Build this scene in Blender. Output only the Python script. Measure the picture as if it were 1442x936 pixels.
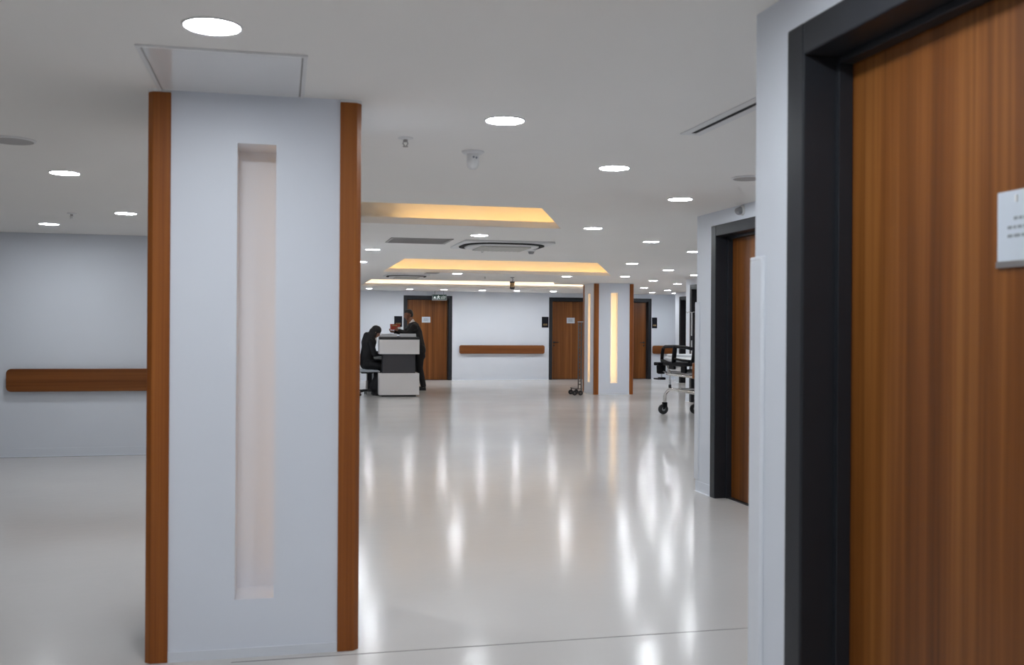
import bpy, bmesh, math, random
from mathutils import Vector, Matrix, Euler
random.seed(7)
for o in list(bpy.data.objects): bpy.data.objects.remove(o)
S = bpy.context.scene
COL = S.collection

# ------------------------------------------------------------------ camera
W_PX, H_PX, F_PX = 1442.0, 936.0, 1400.0
YAW, ROLL, EYE = math.radians(13.0), math.radians(0.37), 1.40
H = 2.386                                   # ceiling height
cam_d = bpy.data.cameras.new('camera')
cam = bpy.data.objects.new('camera', cam_d); COL.objects.link(cam)
cam_d.sensor_width = 36.0
cam_d.lens = F_PX / W_PX * 36.0
cam_d.shift_y = -5.5 / W_PX
cam.rotation_mode = 'QUATERNION'
CAM_ROT = Euler((math.pi / 2, 0, -YAW)).to_matrix() @ Matrix.Rotation(ROLL, 3, 'Z')
cam.rotation_quaternion = CAM_ROT.to_quaternion()
cam.location = (0, 0, EYE)
cam_d.clip_start = 0.05; cam_d.clip_end = 200
cam_d.dof.use_dof = True
cam_d.dof.focus_distance = 18.0
cam_d.dof.aperture_fstop = 4.5
S.camera = cam

def ray(px, py):
    v = Vector(((px - W_PX / 2) / F_PX, (H_PX / 2 - py - 5.5) / F_PX, -1.0))
    return CAM_ROT @ v
def onz(px, py, z):
    r = ray(px, py); t = (z - EYE) / r.z
    return Vector((r.x * t, r.y * t, z))
def ony(px, py, y):
    r = ray(px, py); t = y / r.y
    return Vector((r.x * t, y, EYE + r.z * t))
def onx(px, py, x):
    r = ray(px, py); t = x / r.x
    return Vector((x, r.y * t, EYE + r.z * t))

# ------------------------------------------------------------------ world, exposure
w = bpy.data.worlds.new('world'); S.world = w; w.use_nodes = True
w.node_tree.nodes['Background'].inputs[0].default_value = (0.75, 0.85, 1.0, 1)
w.node_tree.nodes['Background'].inputs[1].default_value = 0.15
S.view_settings.view_transform = 'Standard'
S.view_settings.look = 'None'
S.view_settings.gamma = 1.0
S.view_settings.use_curve_mapping = False
S.view_settings.exposure = 0.0
LAMP = 131.0          # radiance of the downlight diffusers
COVE = 9.0           # radiance of the warm strips

# ------------------------------------------------------------------ materials
def new_mat(name):
    m = bpy.data.materials.new(name); m.use_nodes = True
    return m, m.node_tree.nodes, m.node_tree.links, m.node_tree.nodes['Principled BSDF']
def plain(name, col, rough=0.5, metal=0.0, spec=0.5, var=0.0, vscale=3.0, bump=0.0, bscale=60.0):
    m, n, l, p = new_mat(name)
    p.inputs['Base Color'].default_value = (*col, 1)
    p.inputs['Roughness'].default_value = rough
    p.inputs['Metallic'].default_value = metal
    p.inputs['Specular IOR Level'].default_value = spec
    tc = n.new('ShaderNodeTexCoord')
    nz = n.new('ShaderNodeTexNoise'); nz.inputs['Scale'].default_value = vscale; nz.inputs['Detail'].default_value = 4
    l.new(tc.outputs['Object'], nz.inputs['Vector'])
    cr = n.new('ShaderNodeValToRGB')
    v = max(var, 0.01)
    cr.color_ramp.elements[0].position = 0.3; cr.color_ramp.elements[1].position = 0.7
    cr.color_ramp.elements[0].color = (*[c * (1 - v) for c in col], 1)
    cr.color_ramp.elements[1].color = (*[min(1, c * (1 + v)) for c in col], 1)
    l.new(nz.outputs['Fac'], cr.inputs['Fac']); l.new(cr.outputs['Color'], p.inputs['Base Color'])
    if bump > 0:
        b2 = n.new('ShaderNodeTexNoise'); b2.inputs['Scale'].default_value = bscale
        l.new(tc.outputs['Object'], b2.inputs['Vector'])
        b = n.new('ShaderNodeBump'); b.inputs['Strength'].default_value = bump; b.inputs['Distance'].default_value = 0.01
        l.new(b2.outputs['Fac'], b.inputs['Height']); l.new(b.outputs['Normal'], p.inputs['Normal'])
    return m
def emit(name, col, s):
    m, n, l, p = new_mat(name)
    p.inputs['Base Color'].default_value = (0.8, 0.8, 0.8, 1)
    p.inputs['Emission Color'].default_value = (*col, 1)
    p.inputs['Emission Strength'].default_value = s
    return m
def wood(name, c0, c1, c2, axis='z', rough=0.38):
    m, n, l, p = new_mat(name)
    tc = n.new('ShaderNodeTexCoord')
    oi = n.new('ShaderNodeObjectInfo')
    ad = n.new('ShaderNodeVectorMath'); ad.operation = 'ADD'
    mu = n.new('ShaderNodeVectorMath'); mu.operation = 'SCALE'; mu.inputs['Scale'].default_value = 13.7
    cb = n.new('ShaderNodeCombineXYZ')
    for i in range(3): l.new(oi.outputs['Random'], cb.inputs[i])
    l.new(cb.outputs[0], mu.inputs[0])
    l.new(tc.outputs['Object'], ad.inputs[0]); l.new(mu.outputs[0], ad.inputs[1])
    def stretched(a, b):
        mp = n.new('ShaderNodeMapping')
        mp.inputs['Scale'].default_value = (a, a, b) if axis == 'z' else (b, b, a)
        l.new(ad.outputs[0], mp.inputs['Vector'])
        return mp
    n1 = n.new('ShaderNodeTexNoise'); n1.inputs['Scale'].default_value = 1; n1.inputs['Detail'].default_value = 3
    l.new(stretched(11, 0.22).outputs[0], n1.inputs['Vector'])
    n2 = n.new('ShaderNodeTexNoise'); n2.inputs['Scale'].default_value = 1; n2.inputs['Detail'].default_value = 6
    n2.inputs['Roughness'].default_value = 0.65
    l.new(stretched(55, 0.6).outputs[0], n2.inputs['Vector'])
    mx = n.new('ShaderNodeMix'); mx.data_type = 'FLOAT'; mx.inputs['Factor'].default_value = 0.45
    l.new(n1.outputs['Fac'], mx.inputs['A']); l.new(n2.outputs['Fac'], mx.inputs['B'])
    cr = n.new('ShaderNodeValToRGB')
    e = cr.color_ramp.elements
    e[0].position = 0.34; e[0].color = (*c0, 1); e[1].position = 0.66; e[1].color = (*c2, 1)
    k = e.new(0.5); k.color = (*c1, 1)
    l.new(mx.outputs['Result'], cr.inputs['Fac']); l.new(cr.outputs['Color'], p.inputs['Base Color'])
    p.inputs['Roughness'].default_value = rough; p.inputs['Specular IOR Level'].default_value = 0.32
    b = n.new('ShaderNodeBump'); b.inputs['Strength'].default_value = 0.05; b.inputs['Distance'].default_value = 0.004
    l.new(n2.outputs['Fac'], b.inputs['Height']); l.new(b.outputs['Normal'], p.inputs['Normal'])
    return m

M = {}
M['wall'] = plain('wall_paint', (0.735, 0.77, 0.835), 0.55, var=0.012, vscale=1.2, bump=0.03, bscale=180)
M['ceiling'] = plain('ceiling_paint', (0.91, 0.89, 0.86), 0.7, var=0.012, vscale=0.8, spec=0.3)
M['panel'] = plain('column_panel', (0.765, 0.80, 0.875), 0.42, var=0.01, vscale=1.5)
M['white'] = plain('white_plastic', (0.78, 0.78, 0.78), 0.4, var=0.01)
M['hatch'] = plain('gloss_white_hatch', (0.82, 0.82, 0.82), 0.06, var=0.01)
M['guard'] = plain('grey_white_vinyl', (0.755, 0.785, 0.84), 0.35, var=0.01)
M['grey'] = plain('grey_metal', (0.30, 0.30, 0.31), 0.45, var=0.03)
M['grille'] = plain('grille_grey', (0.42, 0.40, 0.39), 0.6, var=0.03)
M['dark'] = plain('charcoal_frame', (0.019, 0.021, 0.026), 0.40, spec=0.32, var=0.08, vscale=8)
M['black'] = plain('black_plastic', (0.012, 0.012, 0.014), 0.45, var=0.06)
M['plaque'] = plain('plaque_black', (0.008, 0.009, 0.014), 0.55, spec=0.15)
M['rail_black'] = plain('moulded_black', (0.004, 0.004, 0.006), 0.6, spec=0.12, var=0.05)
M['intake'] = plain('pale_intake', (0.60, 0.585, 0.55), 0.7, spec=0.2)
M['dark_steel'] = plain('dark_steel', (0.12, 0.10, 0.09), 0.45, metal=0.5, var=0.1)
M['slot'] = plain('black_slot', (0.004, 0.004, 0.005), 0.8)
M['midgrey'] = plain('desk_charcoal', (0.045, 0.043, 0.05), 0.5, var=0.03)
M['chrome'] = plain('chrome', (0.62, 0.61, 0.60), 0.22, metal=1.0, var=0.02)
M['steel'] = plain('steel', (0.36, 0.34, 0.33), 0.35, metal=0.8, var=0.05)
M['desk_white'] = plain('desk_white', (0.74, 0.71, 0.70), 0.4, var=0.01)
M['paper'] = plain('paper', (0.56, 0.61, 0.68), 0.6, var=0.015, vscale=8)
M['ink'] = plain('ink', (0.25, 0.27, 0.30), 0.7)
M['gold'] = plain('gold_print', (0.42, 0.28, 0.12), 0.45, var=0.05)
M['linen'] = plain('white_linen', (0.80, 0.81, 0.84), 0.8, var=0.02, bump=0.2, bscale=40)
M['amber'] = plain('amber_lens', (0.45, 0.28, 0.12), 0.25, var=0.1, vscale=20)
M['sign_green'] = plain('sign_green', (0.006, 0.05, 0.04), 0.4, var=0.05)
M['sign_pale'] = emit('sign_pale', (0.75, 0.95, 0.9), 0.25)
M['sign_mint'] = emit('sign_mint', (0.2, 0.55, 0.45), 0.1)
M['red'] = plain('red_card', (0.42, 0.045, 0.02), 0.5, var=0.15, vscale=15)
M['skin'] = plain('skin', (0.25, 0.115, 0.07), 0.5, var=0.06, vscale=12)
M['skin_pale'] = plain('skin_pale', (0.45, 0.26, 0.19), 0.5, var=0.05, vscale=12)
M['hair'] = plain('black_hair', (0.012, 0.009, 0.008), 0.5, var=0.2, vscale=40, bump=0.5, bscale=120)
M['suit'] = plain('black_cloth', (0.008, 0.008, 0.010), 0.8, var=0.1, vscale=20, bump=0.15, bscale=30)
M['scarf'] = plain('black_scarf', (0.014, 0.012, 0.013), 0.75, var=0.1, vscale=20, bump=0.2, bscale=25)
M['shirt'] = plain('white_shirt', (0.75, 0.75, 0.76), 0.7, var=0.02)
M['seat_grey'] = plain('pale_seat', (0.45, 0.48, 0.53), 0.5, var=0.02)
M['rubber'] = plain('rubber', (0.015, 0.015, 0.016), 0.6, var=0.05)
M['lamp'] = emit('downlight_diffuser', (0.905, 0.955, 1.0), LAMP)
M['cove'] = emit('warm_strip', (1.0, 0.60, 0.21), COVE)
M['cove_far'] = emit('pale_warm_strip', (1.0, 0.78, 0.55), COVE * 1.6)
M['niche_dim'] = emit('dim_niche_strip', (1.0, 0.54, 0.18), 1.7)
M['niche'] = emit('bright_niche_strip', (1.0, 0.56, 0.18), 11.0)
M['strip_off'] = plain('unlit_strip', (0.5, 0.48, 0.4), 0.5)
M['wood'] = wood('door_veneer', (0.095, 0.027, 0.004), (0.18, 0.058, 0.010), (0.29, 0.112, 0.026))
M['wood_post'] = wood('post_veneer', (0.17, 0.043, 0.006), (0.285, 0.084, 0.013), (0.39, 0.128, 0.022))
M['wood_rail'] = wood('rail_veneer', (0.12, 0.034, 0.007), (0.19, 0.060, 0.013), (0.25, 0.088, 0.021), axis='x')
M['seam'] = plain('floor_seam', (0.22, 0.21, 0.20), 0.6)

# glossy vinyl floor
m, n, l, p = new_mat('glossy_vinyl_floor'); M['floor'] = m
tc = n.new('ShaderNodeTexCoord')
nz = n.new('ShaderNodeTexNoise'); nz.inputs['Scale'].default_value = 0.6; nz.inputs['Detail'].default_value = 5
l.new(tc.outputs['Object'], nz.inputs['Vector'])
cr = n.new('ShaderNodeValToRGB')
cr.color_ramp.elements[0].position = 0.3; cr.color_ramp.elements[0].color = (0.60, 0.577, 0.56, 1)
cr.color_ramp.elements[1].position = 0.7; cr.color_ramp.elements[1].color = (0.645, 0.622, 0.605, 1)
l.new(nz.outputs['Fac'], cr.inputs['Fac']); l.new(cr.outputs['Color'], p.inputs['Base Color'])
n2 = n.new('ShaderNodeTexNoise'); n2.inputs['Scale'].default_value = 11.0; n2.inputs['Detail'].default_value = 3
l.new(tc.outputs['Object'], n2.inputs['Vector'])
b = n.new('ShaderNodeBump'); b.inputs['Strength'].default_value = 0.10; b.inputs['Distance'].default_value = 0.006
l.new(n2.outputs['Fac'], b.inputs['Height']); l.new(b.outputs['Normal'], p.inputs['Normal'])
mr = n.new('ShaderNodeMapRange'); mr.inputs['To Min'].default_value = 0.12; mr.inputs['To Max'].default_value = 0.19
l.new(nz.outputs['Fac'], mr.inputs['Value']); l.new(mr.outputs['Result'], p.inputs['Roughness'])
p.inputs['Specular IOR Level'].default_value = 0.19

# ------------------------------------------------------------------ mesh helpers
class MB:
    def __init__(self): self.v = []; self.f = []
    def add(self, vs, fs):
        k = len(self.v); self.v += [tuple(q) for q in vs]; self.f += [tuple(k + i for i in q) for q in fs]; return self
    def box(self, x0, x1, y0, y1, z0, z1):
        return self.add([(x0,y0,z0),(x1,y0,z0),(x1,y1,z0),(x0,y1,z0),(x0,y0,z1),(x1,y0,z1),(x1,y1,z1),(x0,y1,z1)],
                        [(0,3,2,1),(4,5,6,7),(0,1,5,4),(1,2,6,5),(2,3,7,6),(3,0,4,7)])
    def prism(self, poly, z0, z1):
        k = len(poly)
        vs = [(x, y, z0) for x, y in poly] + [(x, y, z1) for x, y in poly]
        return self.add(vs, [tuple(range(k))[::-1], tuple(range(k, 2*k))] + [(i, (i+1) % k, k+(i+1) % k, k+i) for i in range(k)])
    def lathe(self, prof, n=20, c=(0,0,0), axis='z'):
        vs = []; fs = []
        for r, z in prof:
            for i in range(n):
                a = 2*math.pi*i/n
                q = (r*math.cos(a), r*math.sin(a), z)
                if axis == 'x': q = (q[2], q[0], q[1])
                if axis == 'y': q = (q[0], q[2], q[1])
                vs.append((q[0]+c[0], q[1]+c[1], q[2]+c[2]))
        m_ = len(prof)
        for j in range(m_-1):
            for i in range(n):
                fs.append((j*n+i, j*n+(i+1) % n, (j+1)*n+(i+1) % n, (j+1)*n+i))
        fs.append(tuple(range(n))[::-1]); fs.append(tuple(range((m_-1)*n, m_*n)))
        return self.add(vs, fs)
    def tube(self, pts, r, n=10):
        pts = [Vector(q) for q in pts]
        rs = r if isinstance(r, (list, tuple)) else [r]*len(pts)
        vs = []; up = None
        for i, q in enumerate(pts):
            t = (pts[min(i+1, len(pts)-1)] - pts[max(i-1, 0)]).normalized()
            if up is None:
                up = t.orthogonal().normalized()
            up = (up - t*up.dot(t)).normalized()
            s = t.cross(up)
            for k in range(n):
                a = 2*math.pi*k/n
                vs.append(q + (up*math.cos(a) + s*math.sin(a))*rs[i])
        fs = []
        for j in range(len(pts)-1):
            for i in range(n):
                fs.append((j*n+i, j*n+(i+1) % n, (j+1)*n+(i+1) % n, (j+1)*n+i))
        fs.append(tuple(range(n))[::-1]); fs.append(tuple(range((len(pts)-1)*n, len(pts)*n)))
        return self.add(vs, fs)
    def ball(self, c, r, n=12, mseg=8):
        r = r if isinstance(r, (tuple, list)) else (r, r, r)
        vs = [(c[0], c[1], c[2]-r[2])]
        for j in range(1, mseg):
            ph = -math.pi/2 + math.pi*j/mseg
            for i in range(n):
                a = 2*math.pi*i/n
                vs.append((c[0]+r[0]*math.cos(ph)*math.cos(a), c[1]+r[1]*math.cos(ph)*math.sin(a), c[2]+r[2]*math.sin(ph)))
        vs.append((c[0], c[1], c[2]+r[2]))
        fs = [(0, 1+(i+1) % n, 1+i) for i in range(n)]
        for j in range(mseg-2):
            for i in range(n):
                fs.append((1+j*n+i, 1+j*n+(i+1) % n, 1+(j+1)*n+(i+1) % n, 1+(j+1)*n+i))
        k = 1+(mseg-2)*n
        fs += [(k+i, k+(i+1) % n, len(vs)-1) for i in range(n)]
        return self.add(vs, fs)
    def limb(self, pts, rs):                         # tapered chain with round joints
        for i in range(len(pts)-1):
            self.tube([pts[i], pts[i+1]], [rs[i], rs[i+1]], 10)
        for q, r in zip(pts, rs): self.ball(q, r, 10, 7)
        return self
    def mesh(self, name):
        me = bpy.data.meshes.new(name); me.from_pydata(self.v, [], self.f); me.update()
        bm = bmesh.new(); bm.from_mesh(me); bmesh.ops.recalc_face_normals(bm, faces=bm.faces); bm.to_mesh(me); bm.free()
        return me
    def build(self, name, mat, parent=None, bevel=0.0, smooth=False, loc=None, seg=2):
        me = self.mesh(name); me.materials.append(mat if not isinstance(mat, str) else M[mat])
        o = bpy.data.objects.new(name, me); COL.objects.link(o)
        if parent is not None: o.parent = parent
        if loc: o.location = loc
        if smooth:
            for q in me.polygons: q.use_smooth = True
        if bevel > 0:
            b_ = o.modifiers.new('bevel', 'BEVEL'); b_.width = bevel; b_.segments = seg; b_.limit_method = 'ANGLE'
        return o
def tag(o, label, cat, group=None, kind=None):
    o['label'] = label; o['category'] = cat
    if group: o['group'] = group
    if kind: o['kind'] = kind
    return o
def thing(name, label, cat, loc=(0,0,0), rz=0.0, group=None, kind=None):
    o = bpy.data.objects.new(name, None); COL.objects.link(o)
    o.empty_display_size = 0.1
    o.location = loc; o.rotation_euler = (0, 0, rz)
    return tag(o, label, cat, group, kind)
def struct(o, label, cat):
    return tag(o, label, cat, None, 'structure')
def copy_tree(o, parent=None):
    c = o.copy(); COL.objects.link(c)
    c.parent = parent
    for ch in list(o.children): copy_tree(ch, c)
    return c
def smooth_by_angle(o, ang=40):
    for q in o.data.polygons: q.use_smooth = True
    try: o.data.set_sharp_from_angle(angle=math.radians(ang))
    except Exception: pass
    return o

# ------------------------------------------------------------------ plan of the place (metres)
Y_FAR, Y_LEFT, X_HALL = 26.46, 11.47, 0.30
XW = [1.442, 3.517, 7.71, 10.23]           # the four staggered right-hand walls
YC = [2.864, 8.08, 18.23, 24.92]           # where each of them ends in a corner
X_MIN, X_MAX, Y_MIN = -8.0, 14.0, -4.0

struct(MB().box(X_MIN-.2, X_MAX+.2, Y_MIN-.2, Y_FAR+.2, -0.1, 0).build('floor', 'floor'), 'glossy pale beige vinyl floor of the hospital lobby', 'floor')
floor = bpy.data.objects['floor']

# ---- ceiling with three cove trays
def offset(poly, d):
    k = len(poly); out = []
    for i in range(k):
        p0, p1, p2 = Vector(poly[i-1]), Vector(poly[i]), Vector(poly[(i+1) % k])
        e1, e2 = (p1-p0).normalized(), (p2-p1).normalized()
        n1, n2 = Vector((e1.y, -e1.x)), Vector((e2.y, -e2.x))
        b_ = (n1+n2); b_ = b_ / max(0.2, (1 + n1.dot(n2)))
        out.append(tuple(p1 + b_*d))
    return out
c = lambda px, py: onz(px, py, H)
t1n, t1f = c(763, 293), c(790, 322)
T1 = [(-0.6, t1n.y), (t1n.x, t1n.y), (t1f.x, t1f.y), (-0.6, t1f.y)]
t2l, t2n, t2f = c(568, 365), c(846, 369), c(861, 388.5)
y2 = (t2l.y + t2n.y)/2
T2 = [(t2l.x, y2), (t2n.x, y2), (t2f.x, t2f.y), (t2l.x+0.02, t2f.y)]
t3l, t3r = c(523, 392.9), c(795, 397.7)
y3 = (t3l.y + t3r.y)/2
T3 = [(t3l.x, y3), (t3r.x, y3), (t3r.x, y3+0.85), (7.35, y3+0.85), (8.30, y3+3.15), (t3l.x+0.02, y3+3.15)]
TRAYS = [T1, T2, T3]

bm = bmesh.new()
def loop(pts):
    vs = [bm.verts.new((x, y, H)) for x, y in pts]
    return [bm.edges.new((vs[i], vs[(i+1) % len(vs)])) for i in range(len(vs))]
edges = loop([(X_MIN-.2, Y_MIN-.2), (X_MAX+.2, Y_MIN-.2), (X_MAX+.2, Y_FAR+.2), (X_MIN-.2, Y_FAR+.2)])
for T in TRAYS: edges += loop(T)
bmesh.ops.triangle_fill(bm, use_beauty=True, use_dissolve=False, edges=edges)
for f_ in bm.faces:
    if f_.normal.z > 0: f_.normal_flip()
me = bpy.data.meshes.new('ceiling'); bm.to_mesh(me); bm.free(); me.materials.append(M['ceiling'])
ceiling = bpy.data.objects.new('ceiling', me); COL.objects.link(ceiling)
struct(ceiling, 'flat white plasterboard ceiling with lit recessed trays', 'ceiling')

def band(mb, pa, pb, za, zb, lo=0, hi=None):
    k = len(pa)
    for i in range(k):
        j = (i+1) % k
        mb.add([(*pa[i], za), (*pa[j], za), (*pb[j], zb), (*pb[i], zb)], [(0, 1, 2, 3)])
def tray(T, mat, off_below=None):
    lip, cav = offset(T, 0.018), offset(T, 0.20)
    a = MB(); band(a, T, T, H, H+.062); band(a, T, lip, H+.062, H+.062); band(a, lip, lip, H+.062, H+.012); a.build('cove_lip', 'ceiling', ceiling)
    a = MB(); band(a, lip, cav, H+.012, H+.012); band(a, cav, cav, H+.012, H+.34)
    k = len(cav); a.add([(*q, H+.34) for q in cav], [tuple(range(k))])
    a.build('cove_recess', 'ceiling', ceiling)
    s0, s1 = offset(T, 0.045), offset(T, 0.060)
    k = len(T)
    for i in range(k):
        j = (i+1) % k
        P = [s0[i], s0[j], s1[j], s1[i]]
        segs = [(P, mat)]
        if off_below is not None and abs(P[0][1]-P[1][1]) < 1e-4 and min(P[0][0], P[1][0]) < off_below < max(P[0][0], P[1][0]):
            xs = off_below
            fl = P[0][0] < P[1][0]
            L = [P[0], (xs, P[0][1]), (xs, P[2][1]), P[3]]; R = [(xs, P[0][1]), P[1], P[2], (xs, P[2][1])]
            segs = [(L, 'strip_off' if fl else mat), (R, mat if fl else 'strip_off')]
        elif off_below is not None and max(P[0][0], P[1][0]) < off_below:
            segs = [(P, 'strip_off')]
        for q, mm in segs: MB().prism(q, H+.016, H+.026).build('led_strip', mm, ceiling)
tray(T1, 'cove', off_below=c(568, 312).x)
tray(T2, 'cove')
tray(T3, 'cove_far')

# ---- walls (front faces on the planes above), doors cut out
def wall_x(name, y0, y1, x0, x1, label, gaps=()):       # runs along X
    m_ = MB(); cur = x0
    for g0, g1, gz in sorted(gaps):
        m_.box(cur, g0, y0, y1, 0, H); m_.box(g0, g1, y0, y1, gz, H); cur = g1
    m_.box(cur, x1, y0, y1, 0, H)
    return struct(m_.build(name, 'wall'), label, 'wall')
def wall_y(name, x0, x1, y0, y1, label, gaps=()):
    m_ = MB(); cur = y0
    for g0, g1, gz in sorted(gaps):
        m_.box(x0, x1, cur, g0, 0, H); m_.box(x0, x1, g0, g1, gz, H); cur = g1
    m_.box(x0, x1, cur, y1, 0, H)
    return struct(m_.build(name, 'wall'), label, 'wall')
FT = 2.268                                   # top of the door frames
dA = (ony(568, 480, Y_FAR).x, ony(636.5, 480, Y_FAR).x)
dB = (ony(773, 480, Y_FAR).x, ony(773, 480, Y_FAR).x+1.28)
dC = (ony(917, 480, Y_FAR).x-1.28, ony(917, 480, Y_FAR).x)
G = 0.004
wall_x('wall_far', Y_FAR, Y_FAR+.2, X_HALL, X_MAX, 'pale blue-white wall at the far end of the lobby', [(a+.01, b_-.01, FT-.01) for a, b_ in (dA, dB, dC)])
DW = 1.25
dy = [onx(1115.5, 200, XW[0]).y, onx(1003, 500, XW[1]).y, onx(972, 480, XW[2]).y, onx(957, 480, XW[3]).y]
ystart = [Y_MIN, YC[0], YC[1], YC[2]]
sides = ['nearest right-hand wall beside the dark door frame', 'second right-hand wall set back behind the nearest corner', 'third right-hand wall behind the hospital trolley', 'last right-hand wall before the far end']
for i in range(4):
    wall_y('wall_right_%d' % (i+1), XW[i], XW[i]+.25, ystart[i], YC[i], sides[i], [(dy[i]-DW+.01, dy[i]-.01, FT-.01)])
    xe = XW[i+1]+.25 if i < 3 else X_MAX
    wall_x('wall_return_%d' % (i+1), YC[i]-.25, YC[i], XW[i]+.25, xe if i == 3 else XW[i+1], 'short return wall behind corner %s' % ['one', 'two', 'three', 'four'][i])
wall_x('wall_left', Y_LEFT, Y_LEFT+.2, X_MIN, X_HALL, 'pale wall with a wooden handrail behind the front column')
wall_y('wall_hall_left', X_HALL-.2, X_HALL, Y_LEFT+.2, Y_FAR, 'left side wall of the deep lobby behind the column')
wall_y('wall_side', X_MIN-.2, X_MIN, Y_MIN, Y_LEFT+.2, 'far left side wall outside the view')
wall_y('wall_corridor_end', X_MAX, X_MAX+.2, YC[3]-.25, Y_FAR+.2, 'end wall of the side passage')
wall_x('wall_back', Y_MIN-.2, Y_MIN, X_MIN-.2, XW[0]+.25, 'wall behind the viewpoint')

# coved skirting, a fillet profile
def skirt_x(name, y, x0, x1, label):
    pts = [(0, 0), (-.014, 0), (-.006, .008), (-.004, .03), (-.003, .09), (0, .092)]
    m_ = MB(); k = len(pts)
    vs = [(x0, y+a, z) for a, z in pts] + [(x1, y+a, z) for a, z in pts]
    m_.add(vs, [tuple(range(k)), tuple(range(k, 2*k))[::-1]] + [(i, (i+1) % k, k+(i+1) % k, k+i) for i in range(k)])
    return struct(m_.build(name, 'wall'), label, 'skirting')
def skirt_y(name, x, y0, y1, label):
    pts = [(0, 0), (-.014, 0), (-.006, .008), (-.004, .03), (-.003, .09), (0, .092)]
    m_ = MB(); k = len(pts)
    vs = [(x+a, y0, z) for a, z in pts] + [(x+a, y1, z) for a, z in pts]
    m_.add(vs, [tuple(range(k)), tuple(range(k, 2*k))[::-1]] + [(i, (i+1) % k, k+(i+1) % k, k+i) for i in range(k)])
    return struct(m_.build(name, 'wall'), label, 'skirting')
skirt_x('baseboard_left', Y_LEFT, X_MIN, X_HALL, 'coved white skirting below the left handrail')
skirt_x('baseboard_far_1', Y_FAR, X_HALL, dA[0], 'coved skirting left of the far door with the exit sign')
skirt_x('baseboard_far_2', Y_FAR, dA[1], dB[0], 'coved skirting below the far handrail')
skirt_x('baseboard_far_3', Y_FAR, dC[1], X_MAX, 'coved skirting at the right end of the far wall')
for i in range(4):
    skirt_y('baseboard_right_%d' % (i+1), XW[i], dy[i], YC[i], ['coved skirting beside the nearest door', 'coved skirting beside the second right-hand door', 'coved skirting behind the trolley', 'coved skirting at the last right corner'][i])

# floor seam
MB().box(X_MIN, X_HALL, Y_LEFT-.030, Y_LEFT-.014, 0, .0015).build('floor_seam', 'rubber', floor)
MB().box(-.2, XW[0]+2, 4.300, 4.305, 0, 0.0012).build('floor_seam', 'seam', floor)

# ------------------------------------------------------------------ doors
def door(name, label, loc, rz, w_, handle='near', paper=None, depth=0.13):
    D = thing(name, label, 'door', loc, rz, kind='structure')
    fw, pr, b0 = 0.092, 0.018, 0.245
    fr = MB().box(0, fw, -pr, depth+.06, 0, FT).build('jamb', 'dark', D, bevel=.006)
    MB().box(w_-fw, w_, -pr, depth+.06, 0, FT).build('jamb', 'dark', D, bevel=.006)
    MB().box(fw, w_-fw, -pr, depth+.06, FT-fw, FT).build('frame_head', 'dark', D, bevel=.006)
    MB().box(fw, fw+.018, depth-.045, depth-.001, 0, FT-fw).build('door_stop', 'dark', D, bevel=.002)
    MB().box(w_-fw-.018, w_-fw, depth-.045, depth-.001, 0, FT-fw).build('door_stop', 'dark', D, bevel=.002)
    MB().box(fw+.018, w_-fw-.018, depth-.045, depth-.001, FT-fw-.022, FT-fw).build('door_stop', 'dark', D, bevel=.002)
    leaf = MB().box(fw+.003, w_-fw-.003, depth, depth+.045, 0.010, FT-fw-.003).build('door_leaf', 'wood', D, bevel=.002)
    MB().box(fw, w_-fw, depth-.03, depth+.06, 0, 0.008).build('threshold', 'dark', D)
    hx = fw+.085 if handle == 'low' else w_-fw-.085
    sg = 1 if handle == 'low' else -1
    hd = MB().lathe([(.027, 0), (.027, -.008), (.012, -.010), (.010, -.048)], 16, (hx, depth, 1.03), 'y')
    hd.tube([(hx, depth-.045, 1.03), (hx+sg*.02, depth-.052, 1.03), (hx+sg*.13, depth-.052, 1.028)], .0095, 10)
    hd.build('lever_handle', 'black', leaf)
    MB().lathe([(.022, 0), (.022, -.006), (.0, -.008)], 14, (hx, depth, 0.94), 'y').build('keyhole_plate', 'black', leaf)
    return D
doorN = door('door_1', 'large brown wood door with dark frame filling the right foreground', (XW[0], dy[0], 0), -math.pi/2, DW)
door2 = door('door_2', 'second brown wood door in a dark frame along the right wall', (XW[1], dy[1], 0), -math.pi/2, DW)
door3 = door('door_3', 'dark door frame seen edge-on behind the trolley', (XW[2], dy[2], 0), -math.pi/2, DW)
door4 = door('door_4', 'most distant dark door frame on the right wall', (XW[3], dy[3], 0), -math.pi/2, DW)
doorA = door('door_5', 'brown wood door in the far wall under the exit sign', (dA[0], Y_FAR, 0), 0, dA[1]-dA[0], 'low')
doorB = door('door_6', 'brown wood door left of the distant lit column', (dB[0], Y_FAR, 0), 0, dB[1]-dB[0], 'low')
doorC = door('door_7', 'brown wood door right of the distant lit column', (dC[0], Y_FAR, 0), 0, dC[1]-dC[0], 'high')

# notices taped on doors (near one carries three short blurred lines)
xl = XW[0]+.13
p0 = onx(1407.5, 272, xl); p1 = onx(1406.5, 374, xl)
N = thing('door_notice', 'white paper notice in a clear sleeve on the nearest door', 'notice', (xl-.001, p0.y, p1.z), -math.pi/2)
hN = p0.z-p1.z
MB().box(0, .215, -.004, -.001, 0, hN).build('sheet', 'paper', N, bevel=.001)
MB().box(-.002, .217, -.006, -.002, -.006, .008).build('sleeve_edge', 'steel', N)
for (a, b_, zz) in ((.052, .15, .62), (.033, .165, .50), (.033, .16, .385)):
    m_ = MB(); x_ = a
    while x_ < b_:
        ww = random.uniform(.008, .02); m_.box(x_, min(x_+ww, b_), -.0046, -.0042, hN*zz-.0035, hN*zz+.0035); x_ += ww+.004
    m_.build('text_line', 'ink', N)
MB().box(.058, .064, -.0075, -.0042, hN*.84, hN*.93).build('clip', 'white', N)
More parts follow.
